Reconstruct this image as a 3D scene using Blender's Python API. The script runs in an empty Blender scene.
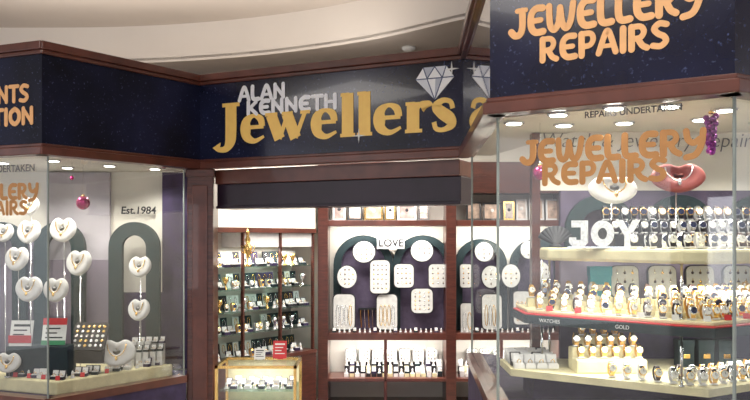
import bpy, math, random
from mathutils import Vector, Matrix
random.seed(7)
sc=bpy.context.scene
sc.view_settings.view_transform='Standard'
sc.view_settings.exposure=.35
EYE=1.6; F=804.0; HOR=240.0
def at(px,py,d):   # survey reading -> metres
    return Vector(((px-375)/F*d, d, EYE+(HOR-py)/F*d))

# ---------------------------------------------------------------- materials
def mat(name,col,rough=.5,metal=0.,var=.12,scale=12.,emit=None,es=0.,coat=0.,spec=.5,stretch=None,bump=0.,ior=None):
    m=bpy.data.materials.new(name); m.use_nodes=True
    nt=m.node_tree; b=nt.nodes['Principled BSDF']
    b.inputs['Roughness'].default_value=rough; b.inputs['Metallic'].default_value=metal
    b.inputs['Coat Weight'].default_value=coat; b.inputs['Specular IOR Level'].default_value=spec
    if ior: b.inputs['IOR'].default_value=ior
    tc=nt.nodes.new('ShaderNodeTexCoord'); mp=nt.nodes.new('ShaderNodeMapping')
    if stretch: mp.inputs['Scale'].default_value=stretch
    n=nt.nodes.new('ShaderNodeTexNoise'); n.inputs['Scale'].default_value=scale; n.inputs['Detail'].default_value=3
    r=nt.nodes.new('ShaderNodeValToRGB')
    r.color_ramp.elements[0].position=.3; r.color_ramp.elements[1].position=.7
    r.color_ramp.elements[0].color=(*[c*(1-var) for c in col],1)
    r.color_ramp.elements[1].color=(*[min(1,c*(1+var)) for c in col],1)
    nt.links.new(tc.outputs['Object'],mp.inputs[0]); nt.links.new(mp.outputs[0],n.inputs['Vector'])
    nt.links.new(n.outputs['Fac'],r.inputs[0]); nt.links.new(r.outputs[0],b.inputs['Base Color'])
    if bump:
        bp=nt.nodes.new('ShaderNodeBump'); bp.inputs['Strength'].default_value=bump; bp.inputs['Distance'].default_value=.01
        nt.links.new(n.outputs['Fac'],bp.inputs['Height']); nt.links.new(bp.outputs[0],b.inputs['Normal'])
    if emit:
        b.inputs['Emission Color'].default_value=(*emit,1); b.inputs['Emission Strength'].default_value=es
    return m
def glassmat(name,fac,tint=(1,1,1)):
    m=bpy.data.materials.new(name); m.use_nodes=True; nt=m.node_tree; nt.nodes.clear()
    o=nt.nodes.new('ShaderNodeOutputMaterial'); mx=nt.nodes.new('ShaderNodeMixShader')
    t=nt.nodes.new('ShaderNodeBsdfTransparent'); t.inputs[0].default_value=(*tint,1)
    g=nt.nodes.new('ShaderNodeBsdfGlossy'); g.inputs['Roughness'].default_value=.02
    mx.inputs[0].default_value=fac
    nt.links.new(t.outputs[0],mx.inputs[1]); nt.links.new(g.outputs[0],mx.inputs[2]); nt.links.new(mx.outputs[0],o.inputs[0])
    return m
def navymat(name,rough,ior,coat):
    m=mat(name,(.007,.009,.030),rough,var=.7,scale=2.2,coat=coat,ior=ior)
    nt=m.node_tree; b=nt.nodes['Principled BSDF']
    n2=nt.nodes.new('ShaderNodeTexNoise'); n2.inputs['Scale'].default_value=60; n2.inputs['Detail'].default_value=7  # bluish flecks painted into the colour as mottled reflections
    r2=nt.nodes.new('ShaderNodeValToRGB'); r2.color_ramp.elements[0].position=.62; r2.color_ramp.elements[0].color=(0,0,0,1)
    r2.color_ramp.elements[1].position=.85; r2.color_ramp.elements[1].color=(.10,.13,.26,1)
    ad=nt.nodes.new('ShaderNodeMix'); ad.data_type='RGBA'; ad.blend_type='ADD'; ad.inputs[0].default_value=1
    base=b.inputs['Base Color'].links[0].from_socket
    nt.links.new(nt.nodes['Mapping'].outputs[0],n2.inputs['Vector']); nt.links.new(n2.outputs['Fac'],r2.inputs[0])
    nt.links.new(base,ad.inputs[6]); nt.links.new(r2.outputs[0],ad.inputs[7]); nt.links.new(ad.outputs[2],b.inputs['Base Color'])
    return m
WOOD=mat('mahogany',(.080,.022,.014),.3,var=.35,scale=9,stretch=(1,1,8),coat=.3)
WOODH=mat('mahogany_rail',(.11,.032,.021),.3,var=.3,scale=7,coat=.3)
NAVY=navymat('navy_reflection_mottle_laminate',.16,1.45,.2)
NAVYM=navymat('navy_polished_laminate',.04,2.6,1.)
NAVYS=navymat('navy_satin_laminate',.5,1.3,0)
GOLDT=mat('gold_lettering',(1.,.64,.17),.45,var=.05,scale=20)
GOLDR=mat('orange_gold_lettering',(.82,.44,.18),.5,var=.06,scale=20)
GOLDW=mat('window_gold_lettering',(.46,.22,.07),.6,var=.08,scale=20)
SILT=mat('silver_lettering',(.90,.92,1.),.4,var=.05,scale=20)
WHITE=mat('white_velvet',(.72,.71,.70),.7,var=.05,scale=30)
PADG=mat('grey_pad',(.60,.60,.57),.7,var=.08,scale=30)
CREAM=mat('cream_board',(.76,.72,.64),.7,var=.04,scale=4)
CREAM2=mat('cream_panel',(.70,.66,.59),.7,var=.05,scale=4)
CLOTH=mat('cream_cloth',(.74,.67,.42),.8,var=.12,scale=14,bump=.5)
MAUVE=mat('mauve_board',(.22,.185,.24),.6,var=.15,scale=4)
DMAUVE=mat('dark_mauve_felt',(.11,.085,.14),.8,var=.25,scale=12)
LAV=mat('lavender_board',(.42,.39,.43),.6,var=.12,scale=4)
PURPLE=mat('purple_velvet',(.035,.021,.065),.7,var=.4,scale=9,bump=.4)
SHUT=mat('shutter_purple',(.020,.010,.022),.35,var=.25,scale=6)
GREEN=mat('dark_green_felt',(.006,.022,.026),.7,var=.25,scale=20)
BLACK=mat('black_velvet',(.012,.012,.016),.6,var=.3,scale=20)
GOLD=mat('gold',(.95,.62,.22),.22,metal=1,var=.08)
SILVER=mat('silver',(.88,.89,.92),.18,metal=1,var=.06)
GLIT=mat('silver_glitter',(.85,.86,.90),.35,metal=.25,var=.25,scale=90)
CHROME=mat('chrome',(.75,.76,.78),.15,metal=1,var=.04)
EDGE=mat('glass_edge',(.28,.32,.30),.2,var=.1)
DIAL=mat('watch_dial',(.9,.88,.8),.25,var=.05)
DIALD=mat('watch_dial_dark',(.03,.04,.09),.2,var=.2)
LEATH=mat('strap_leather',(.05,.022,.015),.55,var=.3,scale=60)
RED=mat('red_card',(.6,.03,.035),.5,var=.1)
GCARD=mat('green_card',(.05,.28,.12),.5,var=.1)
WCARD=mat('white_card',(.82,.82,.80),.5,var=.03)
TEAL=mat('teal_box',(.02,.27,.33),.4,var=.1)
PINK=mat('pink_bust',(.26,.055,.05),.6,var=.15,scale=20)
MAG=mat('magenta_bauble',(.45,.02,.16),.12,metal=.7,var=.15,coat=.5)
VIO=mat('violet_bauble',(.30,.03,.30),.15,metal=.6,var=.15,coat=.5)
INK=mat('black_ink',(.02,.02,.025),.5,var=.1)
GREYINK=mat('grey_ink',(.14,.14,.15),.5,var=.1)
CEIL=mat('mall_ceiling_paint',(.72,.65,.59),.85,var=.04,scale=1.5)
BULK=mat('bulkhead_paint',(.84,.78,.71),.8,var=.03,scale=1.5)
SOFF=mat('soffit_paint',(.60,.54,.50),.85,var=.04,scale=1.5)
SHOPW=mat('shop_wall',(.82,.77,.68),.8,var=.03,scale=2)
CARPET=mat('shop_carpet',(.10,.07,.13),.95,var=.3,scale=60)
LAMP=mat('lamp_glow',(1,1,1),.4,emit=(1,.95,.85),es=9)
DIA=[mat('diamond_facet_%d'%i,c,.25,var=.05) for i,c in enumerate([(.95,.96,1.),(.5,.53,.62),(.72,.75,.82),(.10,.12,.22)])]
PHOTO=[mat('photo_print_%d'%i,c,.35,var=.5,scale=18) for i,c in enumerate([(.45,.3,.22),(.3,.32,.36),(.55,.45,.4),(.3,.22,.2)])]
GLASS=glassmat('window_glass',.07,(.955,.97,.965))
GSHELF=glassmat('shelf_glass',.18,(.8,.93,.9))
TILE=mat('mall_floor_tile',(.42,.36,.3),.25,var=.1,scale=3)
nt=TILE.node_tree; bk=nt.nodes.new('ShaderNodeTexBrick'); bk.inputs['Scale'].default_value=1.6; bk.offset=0
bk.inputs['Color1'].default_value=(.46,.40,.34,1); bk.inputs['Color2'].default_value=(.40,.35,.30,1); bk.inputs['Mortar'].default_value=(.15,.13,.12,1)
bk.inputs['Mortar Size'].default_value=.01; bk.inputs['Row Height'].default_value=.5
nt.links.new(bk.outputs['Color'],nt.nodes['Principled BSDF'].inputs['Base Color'])
nt.links.new(nt.nodes['Mapping'].outputs[0],bk.inputs['Vector'])

# ---------------------------------------------------------------- mesh builder
def T(x,y,z): return Matrix.Translation((x,y,z))
def R(a,ax): return Matrix.Rotation(math.radians(a),4,ax)
def S(x,y,z): return Matrix.Diagonal((x,y,z,1))
I4=Matrix.Identity(4)
class MB:
    def __init__(s): s.v=[];s.f=[];s.m=[];s.s=[];s.mats=[]
    def add(s,vs,fs,mt,M=I4,smooth=False):
        if mt not in s.mats: s.mats.append(mt)
        k=s.mats.index(mt); b=len(s.v)
        s.v+=[M@Vector(v) for v in vs]
        for f in fs: s.f.append([b+i for i in f]); s.m.append(k); s.s.append(smooth)
    def box(s,x0,x1,y0,y1,z0,z1,mt,M=I4):
        vs=[(x,y,z) for z in (z0,z1) for y in (y0,y1) for x in (x0,x1)]
        s.add(vs,[(0,2,3,1),(4,5,7,6),(0,1,5,4),(1,3,7,5),(3,2,6,7),(2,0,4,6)],mt,M)
    def lathe(s,prof,mt,M=I4,seg=14,smooth=True):
        vs=[];fs=[]
        for r,z in prof:
            for i in range(seg):
                a=2*math.pi*i/seg; vs.append((r*math.cos(a),r*math.sin(a),z))
        for j in range(len(prof)-1):
            for i in range(seg):
                fs.append((j*seg+i,j*seg+(i+1)%seg,(j+1)*seg+(i+1)%seg,(j+1)*seg+i))
        fs.append(tuple(reversed(range(seg)))); fs.append(tuple((len(prof)-1)*seg+i for i in range(seg)))
        s.add(vs,fs,mt,M,smooth)
    def ball(s,rx,ry,rz,mt,M=I4,seg=14,rings=8):
        p=[(max(.001,math.sin(math.pi*j/rings)),-math.cos(math.pi*j/rings)) for j in range(rings+1)]
        s.lathe(p,mt,M@S(rx,ry,rz),seg)
    def tube(s,pts,r,mt,M=I4,seg=6,closed=False):
        P=[Vector(p) for p in pts]; n=len(P); vs=[];fs=[]
        for i,p in enumerate(P):
            a=P[(i-1)%n] if closed or i>0 else p; b=P[(i+1)%n] if closed or i<n-1 else p
            t=(b-a).normalized(); u=t.cross(Vector((.13,.97,.21))).normalized(); w=t.cross(u)
            rr=r[i] if isinstance(r,(list,tuple)) else r
            for k in range(seg):
                q=2*math.pi*k/seg; vs.append(p+(u*math.cos(q)+w*math.sin(q))*rr)
        m=n if closed else n-1
        for i in range(m):
            j=(i+1)%n
            for k in range(seg): fs.append((i*seg+k,i*seg+(k+1)%seg,j*seg+(k+1)%seg,j*seg+k))
        if not closed: fs+= [tuple(range(seg)),tuple((n-1)*seg+k for k in range(seg))]
        s.add(vs,fs,mt,M,True)
    def prism(s,poly,z0,z1,mt,M=I4):
        n=len(poly); vs=[(x,y,z0) for x,y in poly]+[(x,y,z1) for x,y in poly]
        fs=[tuple(reversed(range(n))),tuple(range(n,2*n))]+[(i,(i+1)%n,n+(i+1)%n,n+i) for i in range(n)]
        s.add(vs,fs,mt,M)
    def face(s,poly,y0,y1,mt,M=I4):
        n=len(poly); vs=[(x,y0,z) for x,z in poly]+[(x,y1,z) for x,z in poly]
        fs=[tuple(range(n)),tuple(reversed(range(n,2*n)))]+[(i,n+i,n+(i+1)%n,(i+1)%n) for i in range(n)]
        s.add(vs,fs,mt,M)
    def obj(s,name,parent=None,bevel=0):
        me=bpy.data.meshes.new(name); o=bpy.data.objects.new(name,me); sc.collection.objects.link(o)
        if parent is None and s.v:
            c=Vector(((min(v.x for v in s.v)+max(v.x for v in s.v))/2,(min(v.y for v in s.v)+max(v.y for v in s.v))/2,min(v.z for v in s.v)))
        else: c=Vector((0,0,0))
        me.from_pydata([v-c for v in s.v],[],s.f); o.location=c
        for m in s.mats: me.materials.append(m)
        for i,p in enumerate(me.polygons): p.material_index=s.m[i]; p.use_smooth=s.s[i]
        me.update()
        if bevel:
            b=o.modifiers.new('bevel','BEVEL'); b.width=bevel; b.segments=2
        if parent: o.parent=parent
        return o
def empty(name):
    e=bpy.data.objects.new(name,None); sc.collection.objects.link(e); e.empty_display_size=.1; return e
def frame(P,Q,z=0):
    P=Vector((P[0],P[1],z)); x=Vector((Q[0]-P[0],Q[1]-P[1],0)); L=x.length; x.normalize()
    zz=Vector((0,0,1)); y=zz.cross(x)
    M=Matrix((( x.x,y.x,0,P.x),(x.y,y.y,0,P.y),(x.z,y.z,1,P.z),(0,0,0,1)))
    return M,L
def rrect(w,h,r,n=4):
    pts=[]
    for cx,cz,a0 in ((w/2-r,h/2-r,0),(-w/2+r,h/2-r,90),(-w/2+r,-h/2+r,180),(w/2-r,-h/2+r,270)):
        for i in range(n+1):
            a=math.radians(a0+90*i/n); pts.append((cx+r*math.cos(a),cz+r*math.sin(a)))
    return pts
def fonttext(body,size,M,mt,parent,name='lettering',shear=0,off=0,align='LEFT'):
    c=bpy.data.curves.new(name,'FONT'); c.body=body; c.size=size; c.shear=shear; c.offset=off; c.extrude=.0008; c.align_x=align
    c.materials.append(mt); o=bpy.data.objects.new(name,c); sc.collection.objects.link(o)
    o.matrix_world=M@R(90,'X'); o.parent=parent; return o

# ---------------------------------------------------------------- stroke lettering
def cr(pts,n=6):
    if len(pts)==2: return [tuple(p) for p in pts]
    P=[pts[0]]+list(pts)+[pts[-1]]; out=[]
    for i in range(1,len(P)-2):
        for k in range(n):
            t=k/n; a,b,c,d=P[i-1],P[i],P[i+1],P[i+2]
            out.append(tuple(.5*((2*b[j])+(-a[j]+c[j])*t+(2*a[j]-5*b[j]+4*c[j]-d[j])*t*t+(-a[j]+3*b[j]-3*c[j]+d[j])*t**3) for j in range(len(a))))
    out.append(tuple(pts[-1])); return out
def stroke(mb,pts,x0,z0,sx,sz,mt,M,rnd,shear=0,off=-.004):
    P=cr(pts); n=len(P)
    Q=[((x0+(p[0]+shear*p[1])*sx),(z0+p[1]*sz),p[2]*(sx*sz)**.5/2) for p in P]
    L=[];Rr=[]
    for i in range(n):
        a=Q[max(0,i-1)]; b=Q[min(n-1,i+1)]; dx,dz=b[0]-a[0],b[1]-a[1]; l=math.hypot(dx,dz) or 1
        nx,nz=-dz/l,dx/l; w=Q[i][2]
        L.append((Q[i][0]+nx*w,Q[i][1]+nz*w)); Rr.append((Q[i][0]-nx*w,Q[i][1]-nz*w))
    vs=[];fs=[]
    for i in range(n):
        vs+=[(L[i][0],off,L[i][1]),(Rr[i][0],off,Rr[i][1]),(L[i][0],off+.003,L[i][1]),(Rr[i][0],off+.003,Rr[i][1])]
    for i in range(n-1):
        a=4*i;b=a+4
        fs+=[(a,a+1,b+1,b),(a,b,b+2,a+2),(a+1,a+3,b+3,b+1)]
    fs+=[(0,2,3,1),(4*n-4,4*n-3,4*n-1,4*n-2)]
    mb.add(vs,fs,mt,M)
    if rnd:
        for q in (Q[0],Q[-1]):
            mb.face([(q[0]+q[2]*math.cos(t*math.pi/6),q[1]+q[2]*math.sin(t*math.pi/6)) for t in range(12)],off+.00005,off+.003,mt,M)
w=.21
def c_(pts,ww=w): return [(a,b,ww) for a,b in pts]
RET={
'J':(.62,[c_([(.44,.9),(.44,.35),(.35,.1),(.18,.08),(.05,.22)]),c_([(.26,.92),(.56,.92)],.15)]),
'E':(.64,[c_([(.52,.9),(.28,.9),(.13,.7),(.13,.3),(.28,.1),(.54,.1)]),c_([(.14,.5),(.46,.5)],.17)]),
'W':(1.02,[c_([(.1,.92),(.13,.3),(.27,.1),(.41,.3),(.47,.82)],.19),c_([(.47,.82),(.54,.3),(.68,.1),(.82,.35),(.9,.92)],.19)]),
'L':(.56,[c_([(.12,.92),(.12,.3),(.22,.1),(.46,.1)])]),
'R':(.72,[c_([(.13,.08),(.13,.92)]),c_([(.13,.92),(.42,.9),(.52,.7),(.42,.5),(.2,.46)],.18),c_([(.34,.46),(.46,.2),(.62,.08)],.19)]),
'Y':(.70,[c_([(.1,.92),(.15,.6),(.32,.46),(.5,.6)],.19),c_([(.6,.92),(.55,.4),(.38,.02),(.1,-.08)],.19)]),
'P':(.62,[c_([(.13,.08),(.13,.92)]),c_([(.13,.92),(.43,.9),(.52,.68),(.42,.46),(.16,.42)],.18)]),
'A':(.74,[c_([(.08,.08),(.26,.7),(.37,.92),(.48,.7),(.64,.08)],.19),c_([(.2,.34),(.54,.34)],.14)]),
'I':(.28,[c_([(.14,.08),(.14,.92)])]),
'S':(.6,[c_([(.5,.86),(.28,.92),(.12,.74),(.24,.55),(.42,.42),(.48,.24),(.32,.08),(.08,.12)],.19)]),
'N':(.72,[c_([(.12,.08),(.12,.92)],.19),c_([(.12,.88),(.58,.12)],.17),c_([(.58,.08),(.58,.92)],.19)]),
'K':(.68,[c_([(.12,.08),(.12,.92)],.19),c_([(.54,.9),(.2,.48)],.17),c_([(.22,.5),(.56,.08)],.18)]),
'T':(.62,[c_([(.06,.92),(.56,.92)],.18),c_([(.31,.9),(.31,.08)],.19)]),
'H':(.7,[c_([(.12,.08),(.12,.92)],.19),c_([(.56,.08),(.56,.92)],.19),c_([(.12,.5),(.56,.5)],.15)]),
'C':(.64,[c_([(.54,.82),(.34,.92),(.13,.7),(.13,.3),(.34,.08),(.56,.18)])]),
'O':(.72,[c_([(.36,.92),(.13,.7),(.13,.3),(.36,.08),(.58,.3),(.58,.7),(.36,.92)])]),
' ':(.4,[])}
SER={
'J':(.62,[[(.4,.95,.24),(.4,.3,.24),(.38,.05,.22),(.28,-.12,.13),(.12,-.13,.1),(.06,-.02,.2)],[(.2,.965,.07),(.6,.965,.07)]]),
'e':(.6,[[(.5,.37,.12),(.46,.56,.13),(.3,.65,.07),(.15,.53,.17),(.12,.33,.22),(.16,.13,.17),(.33,.03,.09),(.54,.13,.05)],[(.12,.37,.07),(.53,.37,.07)]]),
'w':(.96,[[(.1,.64,.22),(.29,.04,.22)],[(.29,.04,.08),(.47,.64,.08)],[(.45,.64,.22),(.64,.04,.22)],[(.64,.04,.08),(.84,.64,.08)],[(-.03,.645,.06),(.24,.645,.06)],[(.34,.645,.06),(.58,.645,.06)],[(.74,.645,.06),(.95,.645,.06)]]),
'l':(.34,[[(.17,1,.22),(.17,.0,.22)],[(.02,.03,.06),(.32,.03,.06)],[(.03,.97,.06),(.2,.97,.06)]]),
'r':(.5,[[(.17,.67,.22),(.17,.0,.22)],[(.02,.03,.06),(.34,.03,.06)],[(.03,.64,.06),(.2,.64,.06)],[(.22,.42,.06),(.3,.6,.09),(.42,.56,.2),(.44,.53,.2)]]),
's':(.48,[[(.4,.47,.08),(.36,.62,.08),(.22,.66,.09),(.1,.54,.15),(.2,.4,.2),(.34,.26,.2),(.38,.12,.14),(.24,.02,.08),(.1,.05,.08),(.06,.2,.08)]])}
def lettering(txt,font,M,u0,u1,z,h,mt,name,parent,rnd=True,shear=0,right=False,sw=1,off=-.004):
    tot=sum(font[c][0] for c in txt)
    mb=MB(); sx=(u1-u0)/tot; x=u0
    for ch in txt:
        a,sts=font[ch]
        for q,st in enumerate(sts): stroke(mb,[(p[0],p[1],p[2]*sw) for p in st],x,z,sx,h,mt,M,rnd,shear,off=off-.0002*q)
        x+=a*sx
    return mb.obj(name,parent)

# ---------------------------------------------------------------- layout (metres, X right, Y into shop)
Z0,Z1=2.15,2.79
L0=(-3.6,5.54); A=(-2.03,4.90); B=(-1.29,5.92); D=(.553,5.05); E=(.479,3.35); FF=(1.276,2.85); G=(2.1,3.35)

def slab(name,x0,x1,y0,y1,z0,z1,mt,bevel=0):
    mb=MB(); mb.box(x0,x1,y0,y1,z0,z1,mt); return mb.obj(name,bevel=bevel)
slab('floor',-9,9,-7,9.5,-.1,0,TILE)
slab('ceiling',-9,9,-7,9.5,3.45,3.55,CEIL)
cur=cr([(-9,6.4),(-5,6.9),(-2.6,7.0),(-1.2,6.75),(-.1,6.2),(.7,5.5),(1.6,4.9),(3,4.4),(9,4.0)],8)
mb=MB(); poly=[(x,y) for x,y in cur]+[(9,9.4),(-9,9.4)]
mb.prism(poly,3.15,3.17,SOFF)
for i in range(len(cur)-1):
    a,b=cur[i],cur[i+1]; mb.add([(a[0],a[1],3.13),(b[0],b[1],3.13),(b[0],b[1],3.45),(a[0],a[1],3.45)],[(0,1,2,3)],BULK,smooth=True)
mb.obj('ceiling_bulkhead')
slab('wall_rear',-9,9,9.4,9.5,0,3.45,SOFF)
slab('wall_back',-1.9,3.2,7.62,7.7,0,2.72,SHOPW)
slab('wall_right',3.2,3.28,3.9,7.7,0,2.72,SHOPW)
slab('wall_left',-1.98,-1.9,6.3,7.7,0,2.72,SHOPW)
# unseen shop across the mall, its glowing panels added for reflections in the glass
mb=MB(); mb.box(-9,9,-6.6,-6.5,0,3.45,DMAUVE); mb.obj('wall_front')
LIT=mat('reflection_glow_panel',(.8,.8,.8),.5,emit=(.9,.93,1),es=2.2,var=.3,scale=2)  # glow added to give the window glass something to reflect
e=empty('opposite_shopfront'); mb=MB(); mb2=MB()
for i in range(7):
    x=-8+2.3*i; mb.box(x,x+1.7,-6.49,-6.47,.5,2.4,LIT); mb2.box(x-.1,x,-6.49,-6.42,0,2.9,WOODH); mb2.box(x,x+1.7,-6.49,-6.43,2.4,2.9,NAVYS); mb2.box(x,x+1.7,-6.49,-6.43,0,.5,WOODH)
mb.obj('windows',e); mb2.obj('frames',e)
mb=MB(); mb.prism([(-3.6,5.62),(-2.03,4.98),(-1.27,6.0),(.6,5.13),(.53,3.42),(1.28,2.93),(2.1,3.43),(3.28,3.8),(3.28,7.7),(-1.98,7.7),(-3.6,6.4)],2.72,2.78,SHOPW)
mb.obj('trim_shop_roof')
mb=MB(); mb.prism([(-.5,5.75),(.5,5.2),(.55,7.15),(-.45,7.15),(-.5,6.9)],0.0005,.004,CARPET); mb.obj('carpet')

# ---------------------------------------------------------------- signs
def sign(P,Q,mt=NAVY):
    e=empty('shop_sign'); M,L=frame(P,Q)
    mb=MB(); mb.box(0,L,0,.05,Z0+.03,Z1-.03,mt,M); mb.obj('sign_panel',e)
    mb=MB()
    mb.box(-.02,L+.02,-.035,.07,Z1-.03,Z1+.02,WOODH,M); mb.box(-.01,L+.01,-.018,.06,Z1-.055,Z1-.03,WOODH,M)
    mb.box(-.02,L+.02,-.03,.07,Z0-.03,Z0+.02,WOODH,M); mb.box(-.01,L+.01,-.014,.06,Z0+.02,Z0+.04,WOODH,M)
    mb.obj('sign_trim',e,bevel=.005)
    return e,M,L
e,M,L=sign(L0,A,NAVYS)
lettering('PRESENTS',RET,M,L-.70-.10,L-.10,2.45,.11,GOLDR,'lettering_upper',e,sw=1.1)
lettering('SELECTION',RET,M,L-.78-.06,L-.06,2.31,.11,GOLDR,'lettering_lower',e,sw=1.1)
sign(A,B,NAVYS)
e,M,L=sign(B,D)
lettering('Jewellers',SER,M,.13,2.0,2.295,.29,GOLDT,'lettering_main',e,rnd=False,sw=1.2)
lettering('ALAN',RET,M,.34,.74,2.59,.11,SILT,'lettering_first',e,sw=1.15)
lettering('KENNETH',RET,M,.41,1.15,2.487,.105,SILT,'lettering_second',e,sw=1.15)
mb=MB()
def diamond(cx,cz,w,h):
    def q(pl,mt): mb.face([(cx+a*w,cz+b*h) for a,b in pl],-.006,0,mt,M)
    q([(-.5,.15),(-.3,.5),(-.2,.15)],DIA[0]); q([(-.3,.5),(0,.5),(-.2,.15)],DIA[1]); q([(-.2,.15),(0,.5),(.2,.15)],DIA[0])
    q([(0,.5),(.3,.5),(.2,.15)],DIA[2]); q([(.3,.5),(.5,.15),(.2,.15)],DIA[0])
    q([(-.5,.15),(-.2,.15),(0,-.5)],DIA[2]); q([(-.2,.15),(.02,.15),(0,-.5)],DIA[0]); q([(.02,.15),(.2,.15),(0,-.5)],DIA[1]); q([(.2,.15),(.5,.15),(0,-.5)],DIA[0])
    for a,b in (((-.5,.15),(.5,.15)),((-.2,.15),(0,.5)),((.2,.15),(0,.5)),((-.2,.15),(0,-.5)),((.2,.15),(0,-.5)),((-.2,.15),(-.3,.5)),((.2,.15),(.3,.5))):
        stroke(mb,[(a[0],a[1],.028),(b[0],b[1],.028)],cx,cz,w,h,DIA[3],M,False,off=-.0085)
def star(cx,cz,r):
    p=[]
    for i in range(8):
        a=math.pi/4*i; rr=r if i%2==0 else r*.15
        p.append((cx+rr*math.cos(a),cz+rr*math.sin(a)))
    mb.face(p,-.009,-.001,WCARD,M)
diamond(1.85,2.60,.26,.21); star(1.965,2.68,.05); star(1.31,2.295,.05)
mb.obj('diamond_motif',e)
sign(D,E,NAVYM)
e,M,L=sign(E,FF)
lettering('JEWELLERY',RET,M,.09,.84,2.425,.118,GOLDR,'lettering_upper',e,sw=1.12)
lettering('REPAIRS',RET,M,.215,.72,2.312,.10,GOLDR,'lettering_lower',e,sw=1.12)
sign(FF,G)

# ---------------------------------------------------------------- entrance
mb=MB()
mb.box(-1.37,-1.18,5.86,6.05,.0,2.12,WOOD); mb.box(-1.385,-1.165,5.845,6.065,0,.12,WOOD); mb.box(-1.38,-1.17,5.85,6.06,2.06,2.115,WOOD)
mb.box(-1.33,-1.22,5.85,5.86,.2,2.0,WOODH)
mb.obj('wooden_pillar',bevel=.006)
M,L=frame(B,D)
mb=MB()
mb.box(.10,L-.04,.05,.3,2.01,2.115,WOODH,M)
mb.box(.10,L-.04,.075,.28,1.845,2.01,SHUT,M)
mb.box(.10,L-.04,.06,.29,1.83,1.85,SHUT,M)
mb.obj('roller_shutter',bevel=.004)

# ---------------------------------------------------------------- small goods
def bust(px,py,d,r,base,mt=WHITE,yaw=0,wide=1.,name='necklace_bust',chain=GOLD,tall=1.,tilt=-14):
    p=at(px,py,d); mb=MB(); M=T(*p)@R(yaw,'Z')@R(tilt,'X')
    n=40
    def outline(k):
        pts=[]
        for i in range(n):
            a=2*math.pi*i/n+math.pi/2; x=math.cos(a); z=math.sin(a)
            if z<0: x*=1-.14*z*z
            else: z=z*.98-.34*math.exp(-(x/.30)**2)*z
            pts.append((x*k*r*wide,z*k*r*tall))
        return pts
    prof=[(.30,.84),(.12,.99),(-.05,1.),(-.20,.94),(-.26,.84),(-.24,.6),(-.20,.2)]
    vs=[];fs=[]
    for yy,k in prof: vs+=[(x,yy*r,z) for x,z in outline(k)]
    m=len(prof)
    for j in range(m-1):
        for i in range(n): fs.append((j*n+i,j*n+(i+1)%n,(j+1)*n+(i+1)%n,(j+1)*n+i))
    fs.append(tuple(range(n))); fs.append(tuple((m-1)*n+i for i in reversed(range(n))))
    mb.add(vs,fs,mt,M,True)
    ch=[(sx*r*.5*wide*math.sin(t*1.5),-r*.285,r*tall*(-.35+.95*(1-math.cos(t*1.5)))) for sx,t in [(-1,1),(-1,.75),(-1,.5),(-1,.25),(0,0),(1,.25),(1,.5),(1,.75),(1,1)]]
    mb.tube(ch,.0032,chain,M,5)
    mb.ball(.009,.005,.014,chain,M@T(0,-r*.31,-r*.48*tall),8,6)
    top=p.z-r*.2
    mb.tube([(p.x,p.y+r*.25,base+.006),(p.x,p.y+r*.25,top)],.0026,CHROME,seg=6)
    mb.lathe([(.03,0),(.03,.005),(.008,.008)],CHROME,T(p.x,p.y+r*.25,base+.001),12)
    return mb.obj(name)
def watch(mb,x,y,z,s=1.,yaw=0,strap=None,dial=None,bez=None):
    strap=strap or random.choice([LEATH,GOLD,SILVER,BLACK,GOLD]); dial=dial or random.choice([DIAL,DIAL,DIALD,DIAL]); bez=bez or random.choice([GOLD,SILVER,GOLD])
    M=T(x,y,z)@R(yaw,'Z')@S(s,s,s)@R(-12,'X')
    n=14; vs=[];fs=[]
    for i in range(n):
        a=2*math.pi*i/n; yy=.021*math.cos(a)*-1; zz=.036+.034*math.sin(a); ww=.012 if abs(math.sin(a))<.7 else .0085
        vs+=[(-ww,yy,zz),(ww,yy,zz)]
    for i in range(n): j=(i+1)%n; fs.append((2*i,2*i+1,2*j+1,2*j))
    mb.add(vs,fs,strap,M,True)
    mb.ball(.009,.017,.030,WHITE,M@T(0,0,.036),8,6)
    D_=M@T(0,-.021,.038)@R(90,'X')
    mb.lathe([(.017,-.003),(.0185,.001),(.0175,.0045),(.0145,.0055)],bez,D_,14)
    mb.lathe([(.0142,.0045),(.0140,.0062)],dial,D_,14,False)
    mb.box(-.0008,.0008,-.0295,-.0285,.038,.049,INK,M); mb.box(0,.008,-.0295,-.0285,.0375,.039,INK,M)
    mb.box(-.014,.014,-.016,.016,0,.006,WHITE,M)
def ringbox(mb,x,y,z,s=1.,yaw=0,body=None):
    body=body or random.choice([BLACK,PURPLE,WHITE,GREEN]); M=T(x,y,z)@R(yaw,'Z')@S(s,s,s)
    mb.box(-.024,.024,-.022,.022,0,.020,body,M); mb.box(-.020,.020,-.019,.018,.020,.025,WHITE,M)
    L=M@T(0,.022,.022)@R(-20,'X'); mb.box(-.024,.024,-.002,.010,0,.040,body,L); mb.box(-.019,.019,-.004,-.002,.004,.035,WHITE,L)
    mb.tube([(.009*math.cos(t*math.pi/5),-.002,.030+.009*math.sin(t*math.pi/5)) for t in range(10)],.0018,GOLD,M,5,True)
    mb.ball(.0035,.0035,.0035,SILVER,M@T(0,-.002,.041),6,4)
def finger(mb,x,y,z,s=1.,mt=WHITE):
    M=T(x,y,z)@S(s,s,s)
    mb.lathe([(.018,0),(.018,.004),(.011,.008),(.009,.035),(.005,.047),(.001,.05)],mt,M,10)
    mb.lathe([(.0098,.024),(.0118,.026),(.0098,.028)],GOLD,M,10); mb.ball(.004,.004,.004,SILVER,M@T(0,-.012,.027),6,4)
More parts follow.
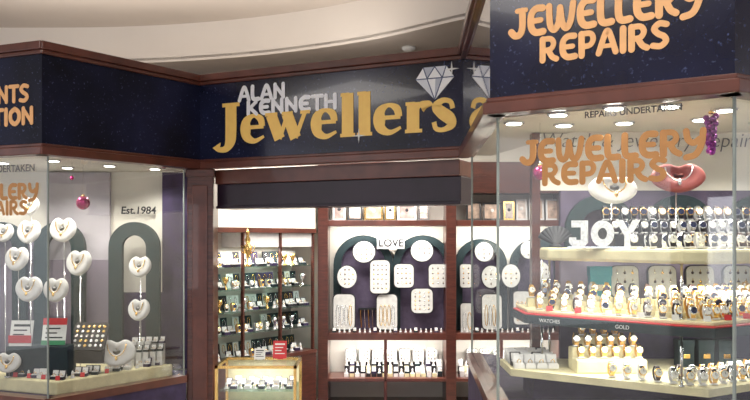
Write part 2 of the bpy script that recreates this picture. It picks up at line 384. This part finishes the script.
def card(mb,x,y,z,w,h,mt,yaw=0,lines=True):
    M=T(x,y,z)@R(yaw,'Z')@R(-15,'X'); mb.box(-w/2,w/2,0,.002,0,h,mt,M)
    mb.add([(-w/4,.002,0),(w/4,.002,0),(w/4,h*.4,0),(-w/4,h*.4,0),(0,.003,h*.7)],[(0,1,4),(1,2,4),(2,3,4),(3,0,4)],mt,M)
    if lines:
        ink=WCARD if mt in (RED,GCARD) else INK
        for k in range(4): mb.box(-w*.36,w*(.36-.12*(k%3)),-.001,0,h*(.76-.17*k),h*(.76-.17*k)+h*(.09 if k==0 else .05),ink,M)
def pad(mb,x,y,z,w,h,M0=I4,oval=False,rows=3,cols=3,mt=None,necks=False):
    mt=mt or PADG
    M=M0@T(x,y,z)@R(-6,'X')
    p=[(w/2*math.cos(2*math.pi*i/24),h/2*math.sin(2*math.pi*i/24)) for i in range(24)] if oval else rrect(w,h,min(w,h)*.22)
    mb.face([(a*1.08,b*1.06) for a,b in p],-.004,.012,INK,M); mb.face(p,-.014,-.002,mt,M)
    if necks:
        for k in range(cols):
            cx=(-.5+(k+.5)/cols)*w*.8
            mb.tube([(cx+math.sin(t)*w*.3/cols,-.016,-h*.1+math.cos(t)*h*.3) for t in [i*math.pi/6 for i in range(12)]],.003,random.choice([GOLD,GOLD,SILVER]),M,4,True)
    else:
        for i in range(rows):
            for k in range(cols):
                cx=(-.5+(k+.5)/cols)*w*.85; cz=(-.5+(i+.5)/rows)*h*.85
                if oval and (cx/w)**2+(cz/h)**2>.17: continue
                mb.lathe([(.0075,0),(.005,.004)],random.choice([GOLD,LEATH,SILVER,LEATH]),M@T(cx,-.014,cz)@R(90,'X'),6)
                mb.tube([(cx,-.015,cz),(cx,-.016,cz+.016)],.0018,GOLD,M,3)
def archbar(mb,cx,z0,ro,ri,leg,y0,y1,mt,M=I4):
    o=[(cx+ro*math.cos(math.pi*i/16),z0+leg+ro*math.sin(math.pi*i/16)) for i in range(17)]
    n=[(cx+ri*math.cos(math.pi*i/16),z0+leg+ri*math.sin(math.pi*i/16)) for i in range(16,-1,-1)]
    mb.face([(cx+ro,z0)]+o+[(cx-ro,z0),(cx-ri,z0)]+n+[(cx+ri,z0)],y0,y1,mt,M)
def archfill(mb,cx,z0,r,leg,y0,y1,mt):
    mb.face([(cx+r,z0)]+[(cx+r*math.cos(math.pi*i/16),z0+leg+r*math.sin(math.pi*i/16)) for i in range(17)]+[(cx-r,z0)],y0,y1,mt)

# ---------------------------------------------------------------- window boxes
def glazing(pts,z0,z1,name,riser):
    e=empty(name)
    for i in range(len(pts)-1):
        M,L=frame(pts[i],pts[i+1])
        mb=MB(); mb.box(.004,L-.004,0,.006,z0,z1,GLASS,M); mb.obj('glass_pane',e)
        mb=MB(); mb.box(0,L,-.02,.05,0,z0-.05,PURPLE,M); mb.box(0,L,-.03,.06,z0-.05,z0,WOODH,M); mb.box(0,L,-.03,.06,0,.12,WOOD,M); mb.obj('stall_riser',e)
        mb=MB()
        for u in (0.002,L-.002): mb.box(u-.003,u+.003,-.003,.009,z0,z1,EDGE,M)
        mb.obj('pane_edge',e)
    return e
La=(-3.58,5.60); Aa=(-2.02,4.965); Ba=(-1.385,5.84)
eL=glazing([La,Aa,Ba],.62,2.118,'display_window',0)
M,L=frame(La,Aa)
lettering('JEWELLERY',RET,M@T(0,-.002,0),L-.82,L-.07,1.855,.10,GOLDW,'glass_lettering_upper',eL,sw=1.1)
lettering('REPAIRS',RET,M@T(0,-.002,0),L-.66,L-.16,1.758,.09,GOLDW,'glass_lettering_lower',eL,sw=1.1)
fonttext('REPAIRS UNDERTAKEN',.062,M@T(L-.10,-.004,2.03),GREYINK,eL,'glass_lettering_top',align='RIGHT',off=.001)
mb=MB(); mb.prism([(-3.58,5.62),(-2.02,4.99),(-1.39,5.86),(-1.39,6.1),(-3.58,6.3)],.575,.61,PURPLE); mb.obj('base_deck',eL)
mb=MB(); mb.prism([(-3.58,5.6),(-2.02,4.98),(-1.39,5.85),(-1.39,6.1),(-3.58,6.3)],2.122,2.14,CREAM); mb.obj('box_ceiling',eL)
mb=MB(); mb.box(-3.6,-1.38,6.16,6.22,0,2.12,CREAM2); mb.obj('wall_partition')
mb=MB(); mb.box(-2.5,-2.02,6.12,6.155,.62,2.115,LAV); mb.box(-1.62,-1.385,6.12,6.155,.62,2.115,PURPLE); mb.box(-3.5,-2.5,6.12,6.155,.62,1.62,MAUVE); mb.box(-2.5,-2.02,6.10,6.12,.62,1.45,MAUVE); mb.box(-2.02,-1.62,6.12,6.155,.62,1.2,PURPLE)
mb.obj('backing_panels',eL)
mb=MB(); 
for cx in (-2.80,-2.36,-1.80): archbar(mb,cx,.615,.19,.09,.93,6.0,6.05,GREEN)
mb.obj('arch_display_frame')
fonttext('Est.1984',.078,T(at(120,213,6.1).x,6.115,1.80),INK,eL,'lettering_est',shear=.1,off=.0015)
mb=MB(); mb.prism([(-3.3,5.62),(-2.02,5.10),(-1.47,5.85),(-3.3,5.9)],.611,.70,CLOTH); mb.obj('display_platform',bevel=.01)
for (px,py,d,r) in [(30,205,5.62,.068),(29,231,5.55,.088),(63,229,5.55,.092),(17,258,5.42,.088),(29,288,5.3,.090),(56,289,5.38,.088),(79,262,5.5,.094),(140,266,5.78,.082),(139,309,5.74,.084),(4,232,5.6,.07)]:
    bust(px,py,d,r,.702 if d<5.85 else .612,yaw=random.uniform(-18,4))
bust(117,352,5.5,.11,.702,yaw=10,wide=1.15,tall=.9)
bust(8,362,5.25,.07,.702,wide=1.2)
mb=MB(); card(mb,*at(20,346,5.3),.15,.17,WCARD); p=at(20,346,5.3); mb.box(p.x-.075,p.x+.075,p.y-.006,p.y-.003,p.z+.02,p.z+.07,RED); mb.obj('price_card')
p=at(53,345,5.34); mb=MB(); card(mb,*p,.16,.18,WCARD); M=T(p.x,p.y,p.z)@R(-15,'X'); mb.box(-.08,.08,-.004,-.001,.135,.18,RED,M); mb.box(-.08,.08,-.004,-.001,0,.03,GCARD,M); mb.obj('price_card')
p=at(20,346,5.3); mb=MB(); mb.box(p.x-.09,p.x+.32,p.y-.01,p.y+.14,.701,p.z-.001,GREEN); mb.obj('card_plinth',bevel=.006)
p=at(87,350,5.4); mb=MB(); Mx=T(p.x,p.y,p.z)@R(-35,'X'); mb.face([(a,b+.1) for a,b in rrect(.23,.21,.02)],-.01,.01,BLACK,Mx)
for i in range(6):
    for k in range(5): mb.lathe([(.011,0),(.012,.003),(.007,.005)],random.choice([SILVER,WHITE,GOLD]),Mx@T(-.09+.036*i,-.01,.028+.036*k)@R(90,'X'),8)
mb.box(-.1,.1,.01,.1,-.09,.0,BLACK,T(p.x,p.y,p.z)); mb.obj('ring_tray')
mb=MB()
for i in range(18):
    for r in range(2):
        x=-2.42+.05*i
        lim=5.1+max(0,(x+2.02))*1.36+max(0,-(x+2.02))*.4+.07+.075*r
        if lim<5.85 and not(r and x<-2.02): (ringbox if (i+r)%3 else finger)(mb,x,lim,.702,.95)
mb.obj('ring_box_row')
mb=MB()
for i in range(6):
    x=-2.36+.11*i; y=5.1+max(0,(x+2.02))*1.36+max(0,-(x+2.02))*.4+.035
    card(mb,x,y,.702,.028,.03,RED,lines=False)
mb.obj('price_ticket_row')
mb=MB()
for i in range(5):
    for r in range(2):
        x=-1.73+.045*i; y=5.72+.05*r+.02*i
        mb.box(x-.018,x+.018,y-.02,y+.02,.701,.80+.05*r,WHITE); ringbox(mb,x,y,.80+.05*r,.8)
mb.obj('ring_stand')
def bauble(px,py,d,r,mt=MAG):
    p=at(px,py,d); mb=MB(); mb.ball(r,r,r,mt,T(*p),18,12); mb.lathe([(r*.25,0),(r*.25,r*.25),(r*.1,r*.3)],GOLD,T(p.x,p.y,p.z+r*.95),10)
    mb.tube([(p.x,p.y,p.z+r*1.2),(p.x,p.y,2.12)],.0012,CHROME,seg=4); mb.obj('hanging_bauble')
bauble(83,203,5.3,.045); bauble(164,166,5.8,.02); bauble(72,178,5.35,.014)

# ---------------------------------------------------------------- right box
Da=(.60,5.0); Ea=(.52,3.42); Fa=(1.30,2.905); Ga=(2.1,3.40)
eR=glazing([Da,Ea,Fa,Ga],.90,2.118,'display_window',0)
M,L=frame(Ea,Fa)
lettering('JEWELLERY',RET,M@T(0,-.002,0),.11,.84,1.915,.098,GOLDW,'glass_lettering_upper',eR,sw=1.15)
lettering('REPAIRS',RET,M@T(0,-.002,0),.20,.70,1.825,.088,GOLDW,'glass_lettering_lower',eR,sw=1.15)
fonttext('REPAIRS UNDERTAKEN',.036,M@T(.38,-.004,2.086),GREYINK,eR,'glass_lettering_top',off=.0005)
mb=MB(); box=[(.61,4.98),(.54,3.44),(1.30,2.94),(2.08,3.43),(2.08,3.88),(.95,3.88),(.72,4.98)]
mb.prism(box,2.122,2.14,CREAM); mb.obj('box_ceiling',eR)
mb=MB(); mb.prism(box,.86,.895,PURPLE); mb.obj('base_deck',eR)
mb=MB(); mb.box(.78,3.18,3.9,3.94,1.84,2.115,CREAM); mb.box(.9,3.18,3.9,3.94,1.53,1.84,DMAUVE); mb.box(.9,3.18,3.9,3.94,1.26,1.53,MAUVE); mb.box(.9,3.18,3.9,3.94,0,1.26,PURPLE); mb.box(.76,.80,3.89,3.95,0,2.118,WOOD); mb.obj('wall_display_back')
mb=MB()
for cx in (1.08,1.46,1.84): archbar(mb,cx,1.566,.17,.10,.08,3.84,3.87,GREEN)
mb.obj('arch_display_frame')
o=fonttext('Watch & Jewellery Repair',.10,T(.80,3.893,2.05),GREYINK,eR,'lettering_watch',shear=.2,off=-.0012); o.scale.x=.97
s1=[(.78,3.64),(1.17,3.06),(1.27,3.02),(1.95,3.45),(1.95,3.82),(.78,3.82)]
mb=MB(); mb.prism(s1,1.508,1.565,CLOTH); mb.obj('display_shelf',bevel=.012)
s2=[(.66,3.56),(1.16,3.06),(1.27,3.00),(2.0,3.44),(2.0,3.86),(.66,3.86)]
mb=MB(); mb.prism(s2,1.232,1.268,GREEN); mb.prism([(a+(1.3-a)*.005,b+.004) for a,b in s2],1.2685,1.276,RED); mb.prism([(a+(1.3-a)*.03,b+.02) for a,b in s2],1.2765,1.290,CLOTH); mb.obj('display_shelf',bevel=.003)
e=empty('shelf_edge_label'); M,L=frame(s2[0],s2[1])
fonttext('WATCHES',.022,M@T(.08,-.002,1.243),WCARD,e,'label_text'); fonttext('GOLD',.022,M@T(.44,-.002,1.243),WCARD,e,'label_text')
mb=MB(); mb.prism([(.60,3.55),(1.18,3.12),(1.27,3.06),(2.0,3.5),(2.0,3.86),(.60,3.86)],1.0,1.03,CLOTH); mb.box(.7,1.9,3.55,3.8,.897,.999,PURPLE); mb.obj('display_shelf')
mb=MB()
for x,y in ((.76,3.66),(1.19,3.12),(1.85,3.5),(.82,3.78)):
    for a,b in ((1.031,1.231),(1.291,1.507)): mb.lathe([(.005,a),(.005,b)],CHROME,T(x,y,0),10); mb.lathe([(.012,a),(.012,a+.005)],CHROME,T(x,y,0),10)
mb.obj('shelf_post')
def downlight(x,y,z=2.121,name='ceiling_downlight',pw=9,r=.035,sz=150):
    mb=MB(); mb.lathe([(r+.012,0),(r+.012,-.006),(r,-.008)],CHROME,T(x,y,z),18); mb.lathe([(r,-.009),(r*.9,-.011)],LAMP,T(x,y,z),18,False); mb.obj(name)
    l=bpy.data.lights.new('downlight_lamp','SPOT'); l.energy=pw; l.spot_size=math.radians(sz); l.spot_blend=.6; l.shadow_soft_size=.03; l.color=(1,.95,.86)
    o=bpy.data.objects.new('downlight_lamp',l); sc.collection.objects.link(o); o.location=(x,y,z-.03)
for px,py in ((518,119),(564,110),(622,103),(680,101),(737,105)):
    d=.52*F/(HOR-py); downlight((px-375)/F*d,d+.10,pw=6,sz=115)
downlight(1.1,3.55,pw=10,sz=130); downlight(1.7,3.55,pw=10,sz=130); downlight(1.4,3.45,pw=10,sz=130); downlight(.85,3.62,pw=8,sz=130)
for x,y in ((-2.5,5.4),(-2.1,5.25),(-1.85,5.6),(-2.2,5.75),(-1.6,5.85),(-2.8,5.8)): downlight(x,y,pw=12,sz=140)

def inpoly_y(poly_front,x):
    for (a,b) in zip(poly_front,poly_front[1:]):
        if a[0]<=x<=b[0]: return a[1]+(b[1]-a[1])*(x-a[0])/(b[0]-a[0])
    return 3.5
mb=MB(); mb.box(1.02,1.72,3.42,3.56,1.566,1.625,BLACK); mb.box(1.02,1.72,3.56,3.70,1.566,1.685,BLACK); mb.obj('watch_riser',bevel=.004)
mb=MB()
for i in range(17):
    watch(mb,1.04+.042*i,3.49,1.626,.95,strap=random.choice([BLACK,SILVER,LEATH,BLACK]),bez=SILVER,dial=random.choice([DIAL,DIALD])); watch(mb,1.04+.042*i,3.63,1.686,1.,strap=random.choice([BLACK,SILVER,LEATH,BLACK]),dial=random.choice([DIAL,DIALD]))
for i in range(15):
    x=1.06+.05*i; y=inpoly_y([(.78,3.64),(1.17,3.06),(1.27,3.02),(1.95,3.45)],x)+.07
    watch(mb,x,max(y,3.12),1.566,.95,random.uniform(-15,15),strap=random.choice([BLACK,SILVER,LEATH,BLACK]),bez=SILVER,dial=random.choice([DIAL,DIALD]))
    if i<9: watch(mb,x+.02,max(y,3.12)+.12,1.566,.95,random.uniform(-15,15),strap=random.choice([BLACK,SILVER,LEATH]),dial=random.choice([DIAL,DIALD]))
mb.obj('watch_collection')
# JOY ornament letters
pj=at(574,246,3.36); e=empty('joy_letter_ornament')
Mj=T(pj.x,3.44,1.567)@R(-20,'Z')
mb=MB()
def solid(pl,x,sc_=.098): mb.face([(x+a*sc_,.004+b*.112) for a,b in pl],-.016,.016,GLIT,Mj)
solid([(.0,.36),(.0,.16),(.16,.0),(.62,.0),(.78,.16),(.78,1),(.1,1),(.1,.74),(.5,.74),(.5,.26),(.28,.26),(.28,.36)],0)
ou=[(.5+.48*math.cos(math.pi*i/10),.5+.5*math.sin(math.pi*i/10)) for i in range(21)]
inn=[(.5+.2*math.cos(math.pi*i/10),.5+.22*math.sin(math.pi*i/10)) for i in range(21)]
for i in range(20): solid([ou[i],ou[i+1],inn[i+1],inn[i]],.088)
solid([(.36,0),(.64,0),(.64,.42),(1.0,1),(.70,1),(.5,.66),(.3,1),(0,1),(.36,.42)],.19)
mb.obj('letters',e)
mb=MB(); mb.box(-.005,.30,-.022,.022,-.001,.006,SILVER,Mj); mb.obj('foot',e)
mb=MB()
for i in range(9): 
    a=math.radians(-60+15*i); mb.tube([(.83,3.70,1.58),(.83+.085*math.sin(a),3.70,1.58+.085*math.cos(a))],[.006,.014],BLACK,seg=6)
mb.lathe([(.03,1.566),(.03,1.574),(.012,1.585)],BLACK,T(.83,3.70,0),12); mb.obj('bracelet_fan_stand')
bust(613,189,3.5,.088,1.567,yaw=8,wide=1.25,tall=.75)
bust(678,177,3.45,.09,1.567,mt=PINK,yaw=-10,wide=1.25,chain=SILVER,tall=.75)
mb=MB()
fr=[(.66,3.56),(1.16,3.06),(1.27,3.0),(2.0,3.44)]
for r in range(4):
    n=27
    for i in range(n):
        x=.73+.045*i+.02*(r%2); y=inpoly_y(fr,x)+.085+.085*r
        if x>1.92 or y>3.79: continue
        zz=1.2905+(.020*r)
        if r: mb.box(x-.021,x+.021,y-.022,y+.022,1.2905,zz,CLOTH)
        watch(mb,x,y,zz,.92,random.uniform(-14,14),strap=random.choice([GOLD,LEATH,BLACK,SILVER,GOLD]),bez=GOLD if random.random()<.6 else SILVER)
mb.obj('watch_collection')
mb=MB(); 
for i in range(11):
    x=.76+.10*i; y=inpoly_y(fr,x)+.04; card(mb,x,y,1.291,.028,.022,random.choice([RED,WCARD,RED]),lines=False)
mb.obj('price_ticket_row')
mb=MB(); p=at(601,285,3.80); mb.box(p.x-.05,p.x+.05,3.80,3.85,1.291,1.47,TEAL); mb.box(p.x-.053,p.x+.053,3.797,3.853,1.43,1.475,TEAL); mb.box(p.x-.02,p.x+.02,3.795,3.797,1.36,1.39,SILVER); mb.obj('gift_box',bevel=.003)
mb=MB()
for i in range(4): pad(mb,1.19+.18*i,3.84,1.40,.13,.15,rows=3,cols=3)
for i in range(4): mb.box(1.16+.18*i,1.22+.18*i,3.85,3.87,1.291,1.34,BLACK)
mb.obj('earring_pad_row')
mb=MB(); mb.box(.86,1.16,3.42,3.50,1.031,1.09,CLOTH); mb.box(.86,1.16,3.50,3.58,1.031,1.13,CLOTH); mb.box(.9,1.12,3.58,3.66,1.031,1.17,CLOTH); mb.obj('cloth_riser',bevel=.006)
mb=MB()
for i in range(6):
    watch(mb,.885+.05*i,3.46,1.091,.9,strap=GOLD,dial=DIAL); watch(mb,.885+.05*i,3.54,1.131,.9,strap=GOLD)
for i in range(4): watch(mb,.93+.05*i,3.62,1.171,.85,strap=GOLD,dial=DIAL)
for i in range(16):
    x=.98+.05*i; y=max(inpoly_y([(.6,3.55),(1.18,3.12),(1.27,3.06),(2.0,3.5)],x)+.06,3.14); watch(mb,x,y,1.031,.95)
    if x>1.2: watch(mb,x,y+.1,1.031,.95)
mb.obj('watch_collection')
mb=MB()
for r in range(4):
    for i in range(7):
        x=.64+.05*i-.0*r; y=3.80-.075*r
        if y<inpoly_y([(.6,3.55),(1.18,3.12),(1.27,3.06),(2.0,3.5)],x)+.05 or x>.84: continue
        ringbox(mb,x,y,1.031,.95,body=random.choice([WHITE,WHITE,BLACK]))
mb.obj('ring_box_row')
mb=MB()
for i in range(3): mb.box(1.36+.09*i,1.43+.09*i,3.60,3.66,1.031,1.15,GREEN); mb.box(1.358+.09*i,1.432+.09*i,3.597,3.663,1.125,1.152,GREEN); mb.box(1.38+.09*i,1.41+.09*i,3.595,3.597,1.07,1.09,GOLD)
mb.obj('gift_box',bevel=.003)
bauble(540,173,3.55,.032)
p=at(711,130,3.16); mb=MB()
for k in range(24):
    mb.ball(.013,.013,.013,VIO,T(p.x+.019*math.cos(k*2.4)*(1-k/34),p.y+.019*math.sin(k*2.4)*(1-k/34),p.z+.055-.0062*k),9,7)
mb.lathe([(.008,0),(.012,.008),(.003,.014)],GOLD,T(p.x,p.y,p.z+.062),8)
mb.tube([(p.x,p.y,p.z+.06),(p.x,p.y,2.12)],.0012,CHROME,seg=4); mb.obj('hanging_grape_ornament')

# ---------------------------------------------------------------- interior wall cabinets (front at Y=7.2)
YF=7.2; k=YF/F
def X(px): return (px-375)*k
def Zp(py): return EYE+(HOR-py)*k
mb=MB()
for a,b in ((318,328),(446,456),(560,572)): mb.box(X(a),X(b),YF-.02,7.6,0,2.3,WOOD)
xl,xr=X(328),X(560)
mb.box(xl,xr,YF,7.6,Zp(226),Zp(220),WOODH); mb.box(xl,xr,YF-.01,7.6,Zp(340),Zp(333),WOODH); mb.box(xl,xr,YF,7.6,0,.12,WOOD)
mb.box(xl,xr,YF,7.6,2.02,2.3,WOOD); mb.box(xl,xr,YF,7.58,.33,.36,WOODH)
mb.box(xl,xr,7.585,7.6,.12,Zp(340),CREAM2); mb.box(xl,xr,7.5,7.6,Zp(333),Zp(226),CREAM); mb.box(xl,xr,7.48,7.6,Zp(220),2.02,CREAM2)
for a,b in ((384,387),(500,503)): mb.box(X(a),X(b),YF,YF+.03,.12,Zp(340),WOODH)
mb.obj('wall_display_cabinet',bevel=.003)
mb=MB(); z=Zp(220)+.001
xs=332
while xs<552:
    wpx=random.choice([11,13,15,19]); 
    if not (440<xs+wpx and xs<462):
        x0=X(xs);x1=X(xs+wpx); h=random.uniform(.15,.20); M=T(0,7.32,z)@R(-8,'X')
        fm=random.choice([GOLD,SILVER,WHITE,BLACK,WHITE]); 
        mb.box(x0,x1,0,.014,0,h,fm,M); mb.box(x0+.016,x1-.016,-.003,0,.016,h-.016,random.choice(PHOTO+[WCARD]),M)
        mb.lathe([(.001,-.005),(.014,-.004),(.016,-.003)],random.choice([BLACK,WHITE,PHOTO[0]]),M@T((x0+x1)/2,0,h*.55)@R(-90,'X'),10)
        mb.box((x0+x1)/2-.006,(x0+x1)/2+.006,.014,.06,0,.01,BLACK,M)
    xs+=wpx+2
mb.obj('picture_frame_row')
zb=Zp(333)+.001
def archset(c,spots,name='necklace_display_arch',ro=.275):
    e=empty(name); mb=MB()
    cx=X(c); archbar(mb,cx,zb+.002,ro,ro-.07,.60,7.40,7.46,GREEN); archfill(mb,cx,zb+.002,ro-.07,.60,7.462,7.495,DMAUVE); mb.obj('arch',e)
    mb=MB()
    for (px,py,w,h,ov,kind) in spots:
        x=(px-375)/F*7.33; zz=EYE+(HOR-py)/F*7.33
        pad(mb,x,7.34,zz,w*.0088,h*.0088,oval=ov,rows=max(2,h//5),cols=max(2,w//5),necks=kind)
        mb.box(x-.008,x+.008,7.352,7.42,zz-.01,zz+.01,BLACK)
    mb.obj('pads',e)
archset(363,[(364,252,23,22,True,False),(347,277,20,23,True,False),(380,277,20,34,False,False),(344,312,22,36,False,True),(387,312,21,36,False,True)])
archset(424,[(422,251,23,22,True,False),(404,276,20,24,False,False),(438,276,19,24,False,False),(422,301,22,25,False,False)])
archset(484,[(466,276,12,24,False,False),(484,252,19,20,True,False),(491,277,19,23,True,False),(467,318,13,30,False,True),(492,312,20,36,False,True),(511,276,19,24,True,False)],ro=.24)
archset(541,[(540,272,20,22,True,False),(528,250,15,18,True,False),(522,308,17,34,False,True),(545,308,20,34,False,True)],ro=.24)
e=empty('love_sign')
mb=MB(); mb.box(X(377),X(405),7.345,7.355,Zp(249),Zp(236),WCARD); mb.box(X(390),X(392),7.355,7.498,Zp(243),Zp(241),BLACK); mb.obj('board',e)
fonttext('LOVE',.095,T(X(378.5),7.342,Zp(246.5)),INK,e,'letters',off=.002)
mb=MB()
for i in range(5): mb.tube([(X(360+4*i),7.42,Zp(312)),(X(361+4*i),7.40,Zp(330))],.006,SILVER if i%2 else GOLD,seg=5)
mb.box(X(358),X(378),7.41,7.46,Zp(312),Zp(310),BLACK); mb.obj('hanging_chain_rack')
mb=MB()
for i in range(44):
    x=X(334)+i*.046
    if X(444)<x<X(458): continue
    (finger if i%4 else ringbox)(mb,x,7.25+.02*(i%2),zb,.7)
mb.obj('ring_box_row')
mb=MB()
for zz,yy in ((.361,7.3),(.361,7.42)):
    for i in range(38):
        x=X(346)+i*.05
        if X(444)<x<X(458): continue
        mb.box(x-.02,x+.02,yy-.02,yy+.02,zz,zz+.03+.05*(yy>7.35),random.choice([BLACK,WHITE,CLOTH])); (ringbox if i%2 else finger)(mb,x,yy,zz+.031+.05*(yy>7.35),.9)
mb.obj('ring_box_row')
mb=MB()
for i in range(14):
    x=X(350)+i*.125
    if X(438)<x<X(462): continue
    mb.box(x-.05,x+.05,7.5,7.52,.361,.46,BLACK); pad(mb,x,7.48,.53,.10,.12,rows=3,cols=3)
mb.obj('earring_pad_row')

# angled left cabinet
P,Q=(-1.33,6.17),(-.53,7.16)
M,L=frame(P,Q)
mb=MB()
mb.box(0,L,.0,.34,1.70,2.4,SHOPW,M); mb.box(0,L,.30,.34,.60,1.70,CREAM2,M); mb.box(0,L,-.01,.34,0,.60,WOOD,M); mb.box(0,L,-.02,.34,.60,.63,WOODH,M)
mb.box(0,L,-.012,.34,1.66,1.70,WOODH,M)
for u in (0,.42,.84,L-.03): mb.box(u,u+.018,0,.03,.63,1.66,WOOD,M)
mb.box(.45,L-.03,.02,.30,1.54,1.66,WHITE,M)
zs=[.84,1.02,1.20,1.38]
for z in zs: mb.box(0.01,L-.01,.01,.30,z-.008,z,GSHELF,M)
mb.obj('glass_shelf_cabinet',bevel=.002)
mb=MB()
for z in [.631]+zs:
    z+=.001; u=.05
    while u<L-.05:
        c=random.random(); Mx=M@T(u,random.uniform(.05,.10),z)
        q=Mx.to_translation()
        if c<.35: ringbox(mb,q.x,q.y,q.z,1.1,yaw=40)
        elif c<.55: finger(mb,q.x,q.y,q.z,1.2)
        elif c<.68: mb.lathe([(.02,0),(.02,.005),(.006,.02),(.006,.04),(.024,.07),(.026,.10),(.022,.10)],random.choice([SILVER,GOLD]),T(*q),10)
        else: watch(mb,q.x,q.y,q.z,1.1,yaw=40)
        q=(M@T(u+.02,.2,z)).to_translation()
        if c<.85:
            bm=random.choice([BLACK,WHITE,GREEN,PADG,PURPLE,BLACK,GREEN])
            mb.box(-.034,.034,-.006,.006,0,.12,bm,T(*q)@R(48,'Z')@R(-8,'X'))
            mb.tube([(.014*math.cos(t*math.pi/5),-.009,.070+.034*math.sin(t*math.pi/5)) for t in range(10)],.0025,random.choice([GOLD,SILVER]),T(*q)@R(48,'Z')@R(-8,'X'),4,True)
        u+=random.uniform(.055,.075)
mb.obj('jewellery_assortment')
mb=MB(); tx,ty=-1.02,6.44
mb.lathe([(.035,0),(.035,.02),(.012,.035),(.01,.10),(.04,.15),(.045,.20),(.02,.23),(.03,.27),(.012,.31),(.02,.34),(.005,.38)],GOLD,T(tx,ty,1.386)@S(.8,.8,.8),14)
for s_ in (-1,1): mb.tube([(tx+s_*.03,ty,1.546),(tx+s_*.055,ty,1.56),(tx+s_*.05,ty,1.51),(tx+s_*.025,ty,1.49)],.004,GOLD)
mb.obj('trophy')
# glass counter
mb=MB(); x0,x1,y0,y1=-1.12,-.55,5.62,6.05
mb.box(x0,x1,y0,y1,.0,.30,WOOD); mb.box(x0+.01,x1-.01,y0+.01,y1-.01,.30,.31,CREAM)
for x in (x0,x1-.02):
    for y in (y0,y1-.02): mb.box(x,x+.02,y,y+.02,.30,.72,GOLD)
mb.box(x0,x1,y0,y0+.02,.70,.72,GOLD); mb.box(x0,x1,y1-.02,y1,.70,.72,GOLD); mb.box(x0,x0+.02,y0,y1,.70,.72,GOLD); mb.box(x1-.02,x1,y0,y1,.70,.72,GOLD)
mb.box(x0+.02,x1-.02,y1-.02,y1-.01,.31,.70,CLOTH); mb.box(x0+.02,x1-.02,y0+.05,y1-.03,.53,.538,GSHELF)
mb.box(x0,x1,y0,y1,.721,.729,GLASS); mb.box(x0+.02,x1-.02,y0+.004,y0+.009,.31,.70,GLASS)
mb.obj('glass_counter')
mb=MB()
for zz in (.539,.311):
    for i in range(10):
        for r in range(3): (ringbox if (i+r)%2 else finger)(mb,x0+.06+.05*i,y0+.12+.09*r,zz,.95)
mb.obj('ring_box_row')
mb=MB(); card(mb,-.70,5.9,.731,.10,.13,RED); card(mb,-.84,5.85,.731,.08,.08,WCARD); mb.obj('counter_card')
mb=MB(); mb.lathe([(.055,0),(.055,-.015),(.04,-.03),(.02,-.036)],WCARD,T(.27,6.46,3.149),18); mb.obj('smoke_detector')

# ---------------------------------------------------------------- lights
def area(name,loc,sx,sy,en,col=(1,.96,.90),rot=(0,0,0)):
    l=bpy.data.lights.new(name,'AREA'); l.shape='RECTANGLE'; l.size=sx; l.size_y=sy; l.energy=en; l.color=col
    o=bpy.data.objects.new(name,l); sc.collection.objects.link(o); o.location=loc; o.rotation_euler=[math.radians(a) for a in rot]
area('shop_ceiling_light',(-.2,6.3,2.68),1.6,.8,56)
area('shop_ceiling_light',(1.6,5.8,2.68),1.2,1.2,34)
area('cabinet_strip_fill_light',(X(387),7.27,Zp(227)),1.0,.04,5.5,rot=(25,0,0))
area('cabinet_strip_fill_light',(X(508),7.27,Zp(227)),.85,.04,5,rot=(25,0,0))
area('cabinet_strip_fill_light',(X(387),7.24,2.015),1.0,.04,3.5,rot=(25,0,0))  # fill light added to brighten the picture frames
area('cabinet_strip_fill_light',(X(387),7.26,Zp(341.5)),1.0,.04,6.5,rot=(20,0,0))
area('cabinet_strip_fill_light',(X(508),7.26,Zp(341.5)),.85,.04,5.5,rot=(20,0,0))
area('counter_light',(-.83,5.83,.69),.4,.05,2.5)
area('shelf_fill_light',(1.25,3.35,1.503),.9,.04,4.5)  # fill added under the upper shelf to brighten the tier below
area('shelf_fill_light',(1.25,3.35,1.228),.9,.04,4)  # likewise an added fill, for the lowest tier
c=(frame(P,Q)[0]@T(L/2,.1,1.53)).to_translation()
area('shelf_fill_light',c,.9,.06,6.5,rot=(0,0,51))
area('mall_light',(-.5,1.5,3.4),3,1.2,60,(1,.95,.9))
area('mall_light',(-4,2.5,3.4),2,1.2,45,(1,.95,.9))
area('ceiling_fill_light',(-1.5,5.9,2.85),3,.2,8,(1,.93,.85),rot=(180,0,0))  # added fill that lifts the mall ceiling, no fixture stands here
W=bpy.data.worlds.new('World'); sc.world=W; W.use_nodes=True
nt=W.node_tree; bg=nt.nodes['Background']; bg.inputs[0].default_value=(.68,.68,.72,1); bg.inputs[1].default_value=1.3

cd=bpy.data.cameras.new('camera'); cam=bpy.data.objects.new('camera',cd); sc.collection.objects.link(cam)
cam.location=(0,0,EYE); cam.rotation_euler=(math.pi/2,0,0); cd.sensor_width=36; cd.lens=F/750*36; cd.shift_y=(HOR-200)/750; cd.clip_start=.05
sc.camera=cam
